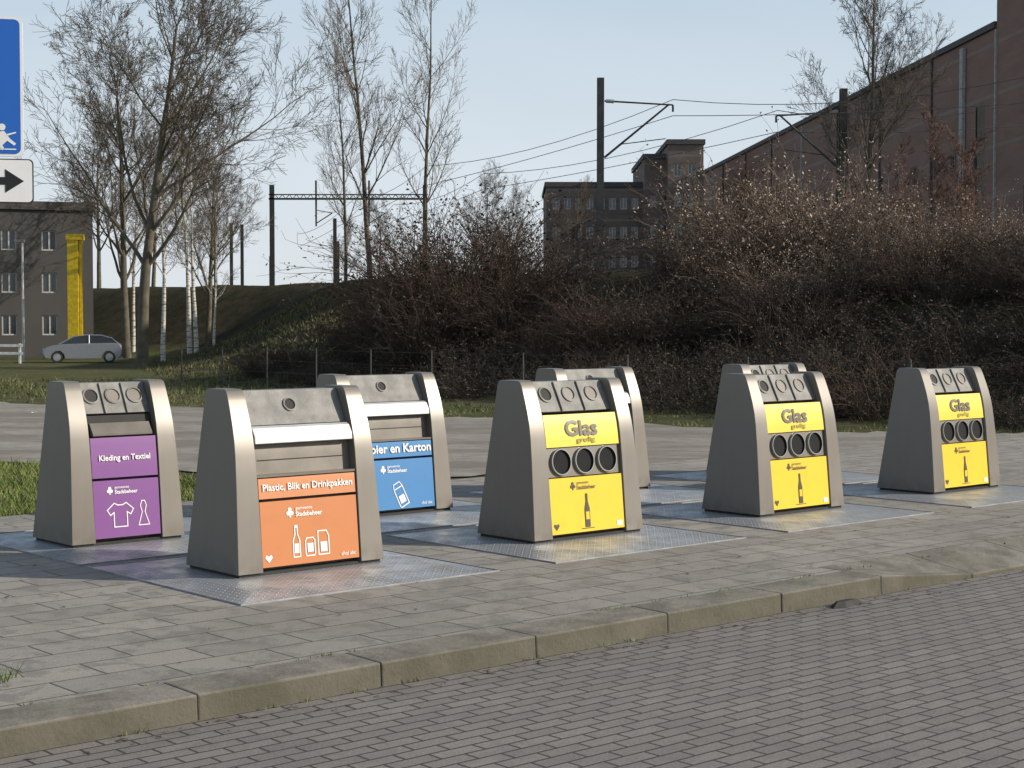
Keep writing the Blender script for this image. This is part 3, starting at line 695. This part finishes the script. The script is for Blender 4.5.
def building(name, label, loc, rotz, L, D, H_, wins, m, frame, cap=.45):
    root = thing(name, label, 'building', loc, rotz)
    mb = MB(); facade(mb, L, H_, wins, m)
    mb.add([(0,0,0),(0,D,0),(L,D,0),(L,0,0),(0,0,H_),(0,D,H_),(L,D,H_),(L,0,H_)], [(0,4,5,1),(1,5,6,2),(2,6,7,3)], m)
    place('wall', mb.mesh('wall'), root)
    mb = MB(); mb.box((-.15,-.15,H_+.002),(L+.15,D+.15,H_+cap), M_roof); place('roof', mb.mesh('roof'), root)
    cache = {}
    for w in wins:
        k = (round(w[1]-w[0],2), round(w[3]-w[2],2))
        if k not in cache:
            mb = MB(); a, b = k; f = .07
            mb.add([(0,.02,0),(a,.02,0),(a,.02,b),(0,.02,b)], [(0,1,2,3)], M_glass)
            for q in (((0,0),(a,f)),((0,b-f),(a,b)),((0,f),(f,b-f)),((a-f,f),(a,b-f)),((a/2-f/2,f),(a/2+f/2,b-f))):
                mb.box((q[0][0],-.03,q[0][1]),(q[1][0],.015,q[1][1]), frame)
            cache[k] = mb.mesh('window')
        place('window', cache[k], root, (w[0], .12, w[2]))
    return root
ax, ay, bx_, by_ = 19.9, 182, 26.4, 88
dirx, diry = (bx_-ax), (by_-ay); LL = math.hypot(dirx, diry); rot = math.atan2(diry, dirx)
wins = []
for i in range(26):
    for z in (5.2, 8.0, 10.8): wins.append((2+i*3.55, 3.0+i*3.55, z-3.3, z-2.1))
lb = building('brick_housing_block', 'long red-brown brick housing block with a receding roofline', (ax, ay, 3), rot, LL, 14, 14.9, wins, M_brick, M_frd, .35)
for i in range(9):
    mb = MB(); mb.box((9.6+i*10.6,-.12,0),(9.75+i*10.6,-.003,14.8), M_roof if i % 4 else M_concrete); place('drainpipe', mb.mesh('drainpipe'), lb)
tw = building('stair_tower', 'tall brick stair tower at the end of the housing block', (26.4, 87.8, 3), rot, 30, 14, 18.5, [(4.0,4.9,4.5,6.0),(8,8.9,4.5,6.0)], M_brick, M_frame)
mb = MB(); mb.box((-5.2,-.22,4),(-4.7,-.02,14.6), M_concrete); place('light_shaft', mb.mesh('light_shaft'), tw)
wins = [(.6+i*1.05, 1.25+i*1.05, 1.4+j*2.7, 2.5+j*2.7) for i in range(8) for j in range(4)]
building('apartment_block', 'brown brick apartment block with rows of windows', (3.2,150,3), 0, 9.0, 14, 11.6, wins, M_brick2, M_frame)
wins = [(.5+i*1.3, 1.2+i*1.3, 1.4+j*2.7, 2.6+j*2.7) for i in range(2) for j in range(4)]
building('apartment_tower', 'taller brown brick block with a stepped roof', (12.2,148,3), 0, 2.3, 14, 14.0, wins, M_brick2, M_frd)
wins = [(.5+i*1.3, 1.2+i*1.3, 1.4+j*2.7, 2.6+j*2.7) for i in range(2) for j in range(5)]
building('apartment_tower', 'tallest stepped brown brick block with balcony windows', (14.2,146,3), 0, 3.2, 16, 15.1, wins, M_brick2, M_frame)
wins = [(1.0+i*2.1, 1.8+i*2.1, 1.2+j*2.3, 2.3+j*2.3) for i in range(6) for j in range(3)]
r18 = math.radians(18)
building('office_building', 'dark grey flat-roofed building with pale window frames', (-23.0-14.2*math.cos(r18),88-14.2*math.sin(r18),-.05), r18, 14.2, 12, 8.0, wins, M_greyb, M_frame)
M_yel = simple('yellow_paint', (.80,.55,.01), .5)
yt = thing('yellow_portal', 'bright yellow steel portal column at the dark building', 'portal', (-23.1,84,-.05))
mb = MB(); mb.box((-.15,-.2,0),(.42,.2,6.2), M_yel); mb.box((.46,-.12,0),(.6,.12,6.2), M_yel); place('column', mb.mesh('column'), yt)
mb = MB(); mb.box((-.2,-.25,6.2),(.65,.25,6.5), M_yel); place('cap', mb.mesh('cap'), yt)

# ------------------------------------------------------------ railway
M_mast = simple('dark_green_steel', (.06,.06,.055), .6, .2, .2)
M_wire = simple('dark_wire', (.13,.13,.13), .6)
def ibeam(mb, x, y, z0, z1, w=.26, d=.24, t=.03):
    mb.box((x-w/2,y-d/2,z0),(x+w/2,y-d/2+t,z1), M_mast); mb.box((x-w/2,y+d/2-t,z0),(x+w/2,y+d/2,z1), M_mast); mb.box((x-t/2,y-d/2+t,z0),(x+t/2,y+d/2-t,z1), M_mast)
def mast(x, y, top, side, label, arm=2.7):
    g = H(x, y); root = thing('catenary_mast', label, 'railway mast', (x,y,g), 0, 'railway masts')
    mb = MB(); ibeam(mb, 0, 0, -.3, top-g); place('post', mb.mesh('post'), root)
    if side:
        mb = MB(); z = top-g-.85
        mb.tube((side*.15,0,z),(side*arm,0,z-.15),.035,.03,M_mast,8); mb.tube((side*.15,0,z-2.1),(side*arm*.95,0,z-.12),.045,.035,M_mast,8)
        mb.tube((side*arm,0,z-.15),(side*arm,0,z-.4),.04,.04,M_mast,8); mb.tube((side*arm*.3,0,z-1.6),(side*arm*.9,0,z-1.4),.02,.02,M_mast,6)
        place('cantilever_arm', mb.mesh('arm'), root)
        mb = MB(); mb.tube((side*.2,0,z),(side*.5,0,z-.02),.07,.07,M_concrete,8); place('insulator', mb.mesh('insulator'), root)
    return root
mast(3.3,60,10.9,1,'dark steel railway mast with a cantilever arm above the bushes')
mast(12.35,60,10.5,-1,'dark steel railway mast with its arm towards the track', 2.5)
mast(16.3,56,9.3,0,'plain dark steel railway mast before the brick block')
for x, y, t in ((-24.5,140,10.6),(-23.9,142,10.6),(-20.3,135,7.5),(-13.8,125,10),(-15.2,140,9.0)): mast(x, y, t, 0, 'distant dark railway mast on the embankment')
pg = H(-11,109); pr = thing('catenary_portal', 'dark steel railway portal spanning the tracks', 'railway portal', (-16.3,109,pg))
PT = 11.2-pg
for x in (0, 10.4):
    mb = MB(); ibeam(mb, x, 0, -.3, PT, .3, .3); place('post', mb.mesh('post'), pr)
mb = MB(); mb.box((-.2,-.15,PT-1.0),(10.6,-.1,PT-.88), M_mast); mb.box((-.2,.1,PT-1.0),(10.6,.15,PT-.88), M_mast); mb.box((-.2,-.15,PT-.7),(10.6,-.1,PT-.62), M_mast)
for i in range(22): mb.tube((i*.48,-.12,PT-.95),(i*.48+.24,-.12,PT-.66),.025,.025,M_mast,5); mb.tube((i*.48+.24,-.12,PT-.66),(i*.48+.48,-.12,PT-.95),.025,.025,M_mast,5)
place('beam', mb.mesh('beam'), pr)
for x in (3.0, 6.6):
    mb = MB(); mb.tube((x,0,PT+.3),(x,0,PT-2.8),.07,.06,M_mast,8); mb.tube((x,0,PT-2.6),(x+1.1,0,PT-1.9),.04,.04,M_mast,6); mb.tube((x,0,PT-1.7),(x+1.1,0,PT-1.9),.03,.03,M_mast,6); place('dropper_post', mb.mesh('dropper'), pr)
def wire(pts, label, sag=.5, r=.009):
    mb = MB()
    for a, b in zip(pts, pts[1:]):
        n = 8; a = Vector(a); b = Vector(b); prev = a
        for i in range(1, n+1):
            t = i/n; q = a.lerp(b, t); q.z -= sag*4*t*(1-t); mb.tube(prev, q, r*(1+prev.y/120), r*(1+prev.y/120), M_wire, 4); prev = q
    thing('overhead_wire', label, 'overhead wire', group='railway overhead wires', me=mb.mesh('wire'))
lw = 'thin overhead railway wire strung between the masts'
wire([(45,43,10.2),(17.7,55,10.2),(6.0,60,10.1),(-4.5,84,10.0),(-10.8,109,10.2),(-20,150,10.2)], lw)
wire([(45,43,9.3),(17.7,55,9.3),(6.0,60,9.5),(-4.5,84,9.0),(-10.8,109,9.0),(-20,150,9.0)], lw, .12)
wire([(45,47,9.9),(18.7,58,9.8),(9.9,60,9.7),(-1.5,84,9.6),(-8,109,9.9),(-16,150,9.9)], lw)
wire([(45,47,9.0),(18.7,58,8.9),(9.9,60,8.9),(-1.5,84,8.8),(-8,109,8.8),(-16,150,8.8)], lw, .12)
fp = dens([(9,24.2),(4.3,29.2),(-1.8,35.8),(-9.5,46)], 2.4)
mb = MB(); M_fence = simple('dark_fence_steel', (.04,.045,.04), .6)
for x, y in fp: mb.tube((x,y,H(x,y)-.1),(x,y,H(x,y)+1.15),.022,.022,M_fence,6)
for z in (.2,.5,.8,1.1):
    for (a,b),(c,d) in zip(fp, fp[1:]): mb.tube((a,b,H(a,b)+z),(c,d,H(c,d)+z),.005,.005,M_fence,4)
thing('wire_fence', 'low dark wire fence in front of the brambles', 'fence', me=mb.mesh('wire_fence'))

# ------------------------------------------------------------ left side objects
M_silver = simple('silver_car_paint', (.27,.285,.31), .3, .5, .05); M_tyre = simple('tyre', (.02,.02,.02), .8); M_rim = simple('alloy', (.4,.4,.4), .4, .6)
M_red = simple('red_lens', (.4,.02,.02), .3); M_lens = simple('clear_lens', (.6,.6,.6), .2)
M_carglass = mk_glass()
def car(loc, rotz, label):
    root = thing('parked_car', label, 'car', loc, rotz)
    body = [(-1.88,.3),(-1.96,.5),(-1.90,.70),(-1.75,.82),(-1.45,.90),(-.95,.97),(0,1.0),(1.5,1.02),(1.80,.98),(1.91,.85),(1.94,.62),(1.90,.35),(1.75,.25),(1.62,.25),(1.58,.45),(1.4,.62),(1.15,.62),(.97,.45),(.93,.25),(-.88,.25),(-.93,.45),(-1.1,.62),(-1.35,.62),(-1.53,.45),(-1.57,.25),(-1.75,.25)]
    mb = MB(); n = len(body); vs = []
    for y, sx, dz in ((-.83,.955,-.05),(-.80,.985,-.01),(-.70,1,0),(.70,1,0),(.80,.985,-.01),(.83,.955,-.05)): vs += [(x*sx, y, z+(dz if z > .8 else 0)) for x, z in body]
    mb.add(vs, [(i+k*n,(i+1)%n+k*n,(i+1)%n+(k+1)*n,i+(k+1)*n) for k in range(5) for i in range(n)]+[tuple(range(n)), tuple(range(6*n-1,5*n-1,-1))], M_silver)
    place('body', mb.mesh('body', sharp=30), root)
    g = [(-1.15,.95),(-.75,1.20),(-.35,1.37),(.2,1.43),(.9,1.41),(1.35,1.27),(1.70,.98)]
    mb = MB(); m_ = len(g); hw = lambda z: .78-.22*(z-.95)/.48
    vs = [(x,-hw(z),z) for x,z in g]+[(x,hw(z),z) for x,z in g]
    mb.add(vs, [tuple(range(m_)), tuple(range(2*m_-1,m_-1,-1))]+[(i,i+m_,i+1+m_,i+1) for i in range(m_-1)], M_carglass); place('window', mb.mesh('window', sharp=30), root)
    mb = MB(); tp = [(-.42,1.36),(.2,1.445),(.9,1.425),(1.36,1.28)]
    for i in range(3):
        (xa,za),(xb,zb) = tp[i],tp[i+1]; ha, hb = hw(za)+.012, hw(zb)+.012
        mb.add([(xa,-ha,za),(xb,-hb,zb),(xb,hb,zb),(xa,ha,za),(xa,-ha-.005,za-.05),(xb,-hb-.005,zb-.05),(xb,hb+.005,zb-.05),(xa,ha+.005,za-.05)], [(0,1,2,3),(0,4,5,1),(3,2,6,7)], M_silver)
    for (xa,za),(xb,zb) in (((-1.15,.95),(-.38,1.37)),((.3,.97),(.3,1.41)),((1.70,.98),(1.34,1.29))):
        for s in (1,-1): mb.tube((xa,hw(za)*s*1.01,za),(xb,hw(zb)*s*1.01,zb),.035,.03,M_silver,6)
    place('roof', mb.mesh('roof', sharp=40), root)
    for x in (-1.23, 1.27):
        for s in (1,-1):
            w = place('wheel', None, root, (x, s*.73, .3))
            mb = MB(); mb.tube((0,-.1,0),(0,.1,0),.3,.3,M_tyre,20); place('tyre', mb.mesh('tyre'), w)
            mb = MB(); mb.tube((0,-.106,0),(0,.106,0),.19,.19,M_rim,14); place('rim', mb.mesh('rim'), w)
    for s in (1,-1):
        mb = MB(); mb.box((-1.90,s*.6-.14,.6),(-1.78,s*.6+.2,.74), M_lens); place('headlight', mb.mesh('headlight'), root)
        mb = MB(); mb.box((1.80,s*.70-.08,.65),(1.93,s*.70+.1,.88), M_red); place('taillight', mb.mesh('taillight'), root)
    return root
cr = car((-19.7,73.5,H(-19.7,73.5)), math.radians(14), 'silver hatchback parked beside the dark grey building'); cr.scale = (.92,.92,.90)
mb = MB(); Mw = simple('white_painted_rail', (.75,.75,.73), .5)
for i in range(5): mb.box((-27+i*1.4,-.04,0),(-26.9+i*1.4,.04,.9), Mw)
for z in (.75,.4): mb.box((-27.2,-.07,z),(-21.2,-.042,z+.12), Mw)
thing('white_rail_fence', 'low white rail fence near the parking area', 'fence', (-.8,72,H(-23,72)), me=mb.mesh('white_rail_fence'))
lp = thing('street_lamp', 'slim grey street lamp in front of the dark building', 'street lamp', (-22.9,75,H(-22.9,75)))
mb = MB(); mb.tube((0,0,0),(0,0,5.6),.07,.05,M_frame,8); place('pole', mb.mesh('pole'), lp)
mb = MB(); mb.box((-.35,-.08,5.6),(.1,.08,5.72), M_frd); place('lamp_head', mb.mesh('lamp_head'), lp)
ts = thing('traffic_sign', 'blue sign with a small pictogram above a white arrow plate', 'traffic sign', (-2.42,7.08,.01), math.radians(12))
mb = MB(); mb.tube((0,.03,-.1),(0,.03,3.12),.03,.03,M_rim,14); place('pole', mb.mesh('pole'), ts)
M_sb = sign('traffic_blue', (.015,.13,.52)); M_sw = sign('traffic_white', (.85,.85,.83)); M_sk = sign('traffic_black', (.012,.012,.012))
def rrect(x0,x1,z0,z1,r,n=5):
    o = []
    for cx_, cz_, a0 in ((x1-r,z0+r,-90),(x1-r,z1-r,0),(x0+r,z1-r,90),(x0+r,z0+r,180)):
        for i in range(n+1):
            a = math.radians(a0+90*i/n); o.append((cx_+r*math.cos(a), cz_+r*math.sin(a)))
    return o
def plate(mb, pts, y0, y1, m):
    n = len(pts); mb.add([(x,y0,z) for x,z in pts]+[(x,y1,z) for x,z in pts], [tuple(range(n)), tuple(range(2*n-1,n-1,-1))]+[(i,i+n,(i+1)%n+n,(i+1)%n) for i in range(n)], m)
mb = MB(); plate(mb, rrect(-.16,.26,2.435,3.05,.03), -.012, 0, M_sw); plate(mb, rrect(-.148,.248,2.447,3.038,.025), -.014, -.0125, M_sb)
def sp(pts): plate(mb, [(.19+(x-.19)*.85, 2.50+(z-2.50)*.85) for x, z in pts], -.0155, -.0145, M_sw)
sp([(.165+.018*math.cos(i), .0+2.575+.018*math.sin(i)) for i in [k*.52 for k in range(12)]])
sp([(.15,2.55),(.175,2.555),(.205,2.515),(.235,2.49),(.225,2.48),(.19,2.505),(.165,2.48),(.18,2.46),(.165,2.455),(.145,2.485)])
sp([(.09,2.458),(.235,2.458),(.235,2.464),(.09,2.464)]); sp([(.19,2.53),(.235,2.545),(.235,2.552),(.19,2.54)])
place('blue_panel', mb.mesh('blue_panel'), ts)
mb = MB(); plate(mb, rrect(-.16,.30,2.23,2.425,.02), -.012, 0, M_sk); plate(mb, rrect(-.155,.295,2.235,2.42,.018), -.014, -.0125, M_sw)
plate(mb, [(-.1,2.31),(.18,2.31),(.18,2.275),(.26,2.327),(.18,2.379),(.18,2.344),(-.1,2.344)], -.0155, -.0145, M_sk)
place('arrow_panel', mb.mesh('arrow_panel'), ts)
for x, y, s in ((-6.1,24.3,.12),(.4,21.5,.08),(3.6,22.4,.1),(-9.2,31,.12)):
    mb = MB(); mb.add([(0,0,.01),(s,.01,.03),(s*.9,s*.7,.01),(.01,s*.6,.05)], [(0,1,2,3)], Mw)
    thing('litter_scrap', 'white scrap of paper litter on the ground', 'litter', (x,y,-.01), x, 'paper litter', mb.mesh('litter'))
mb = MB(); pts = [(-.16,-.03),(-.06,-.06),(.05,-.04),(.17,-.05),(.13,.04),(.02,.05),(-.1,.04)]
mb.add([(x,y,0) for x,y in pts]+[(x*.6,y*.5,.035) for x,y in pts], [tuple(range(7,14))]+[(i,(i+1)%7,(i+1)%7+7,i+7) for i in range(7)], M_dark)
thing('leaf_clump', 'dark clump of wet leaves against the kerb', 'leaf clump', L2W(3.3,-2.0,-.12), TH, None, mb.mesh('leaf_clump'))

# ------------------------------------------------------------ light, sky, camera
az = math.radians(97); el = math.radians(25)
sd = Vector((math.sin(az)*math.cos(el), math.cos(az)*math.cos(el), math.sin(el)))
sl = bpy.data.lights.new('sun', 'SUN'); sl.energy = 5.0; sl.angle = math.radians(.5); sl.color = (1,.91,.78)
so = bpy.data.objects.new('sun', sl); col.objects.link(so); so.rotation_euler = sd.to_track_quat('Z','Y').to_euler()
w = bpy.data.worlds.new('World'); scene.world = w; w.use_nodes = True; nt = w.node_tree; bg = nt.nodes['Background']
sk = nt.nodes.new('ShaderNodeTexSky'); sk.sky_type = 'NISHITA'; sk.sun_disc = False; sk.sun_elevation = el; sk.sun_rotation = az
sk.air_density = 1.0; sk.dust_density = 1.5; sk.ozone_density = 1.0
tc = nt.nodes.new('ShaderNodeTexCoord'); mp = nt.nodes.new('ShaderNodeMapping'); mp.inputs['Scale'].default_value = (1,1,4); nt.links.new(tc.outputs['Generated'], mp.inputs[0])
nf = NOISE(nt, 1.6, 6, .6, vec=mp.outputs[0], dist=.6)
sx = nt.nodes.new('ShaderNodeSeparateXYZ'); nt.links.new(tc.outputs['Generated'], sx.inputs[0])
hz_ = RANGE(nt, sx.outputs[2], .08, .7, .95, .15)
haze = MIX(nt, RANGE(nt, sx.outputs[2], 0., .28), (6.9,7.3,7.6), (5.2,6.5,7.7))
c = MIX(nt, MA(nt, 'MULTIPLY', hz_, RANGE(nt, nf, .3, .7, .85, 1.1), clamp=True), sk.outputs[0], haze)
nt.links.new(c, bg.inputs[0]); bg.inputs[1].default_value = .11
cd = bpy.data.cameras.new('camera'); cd.sensor_width = 36; cd.lens = 56.25; cd.clip_end = 3000; cd.clip_start = .1
co = bpy.data.objects.new('camera', cd); col.objects.link(co); co.location = (0,0,1.7); co.rotation_euler = (math.radians(90-2.11),0,0)
scene.camera = co
scene.view_settings.view_transform = 'Standard'; scene.view_settings.look = 'None'; scene.view_settings.exposure = 0
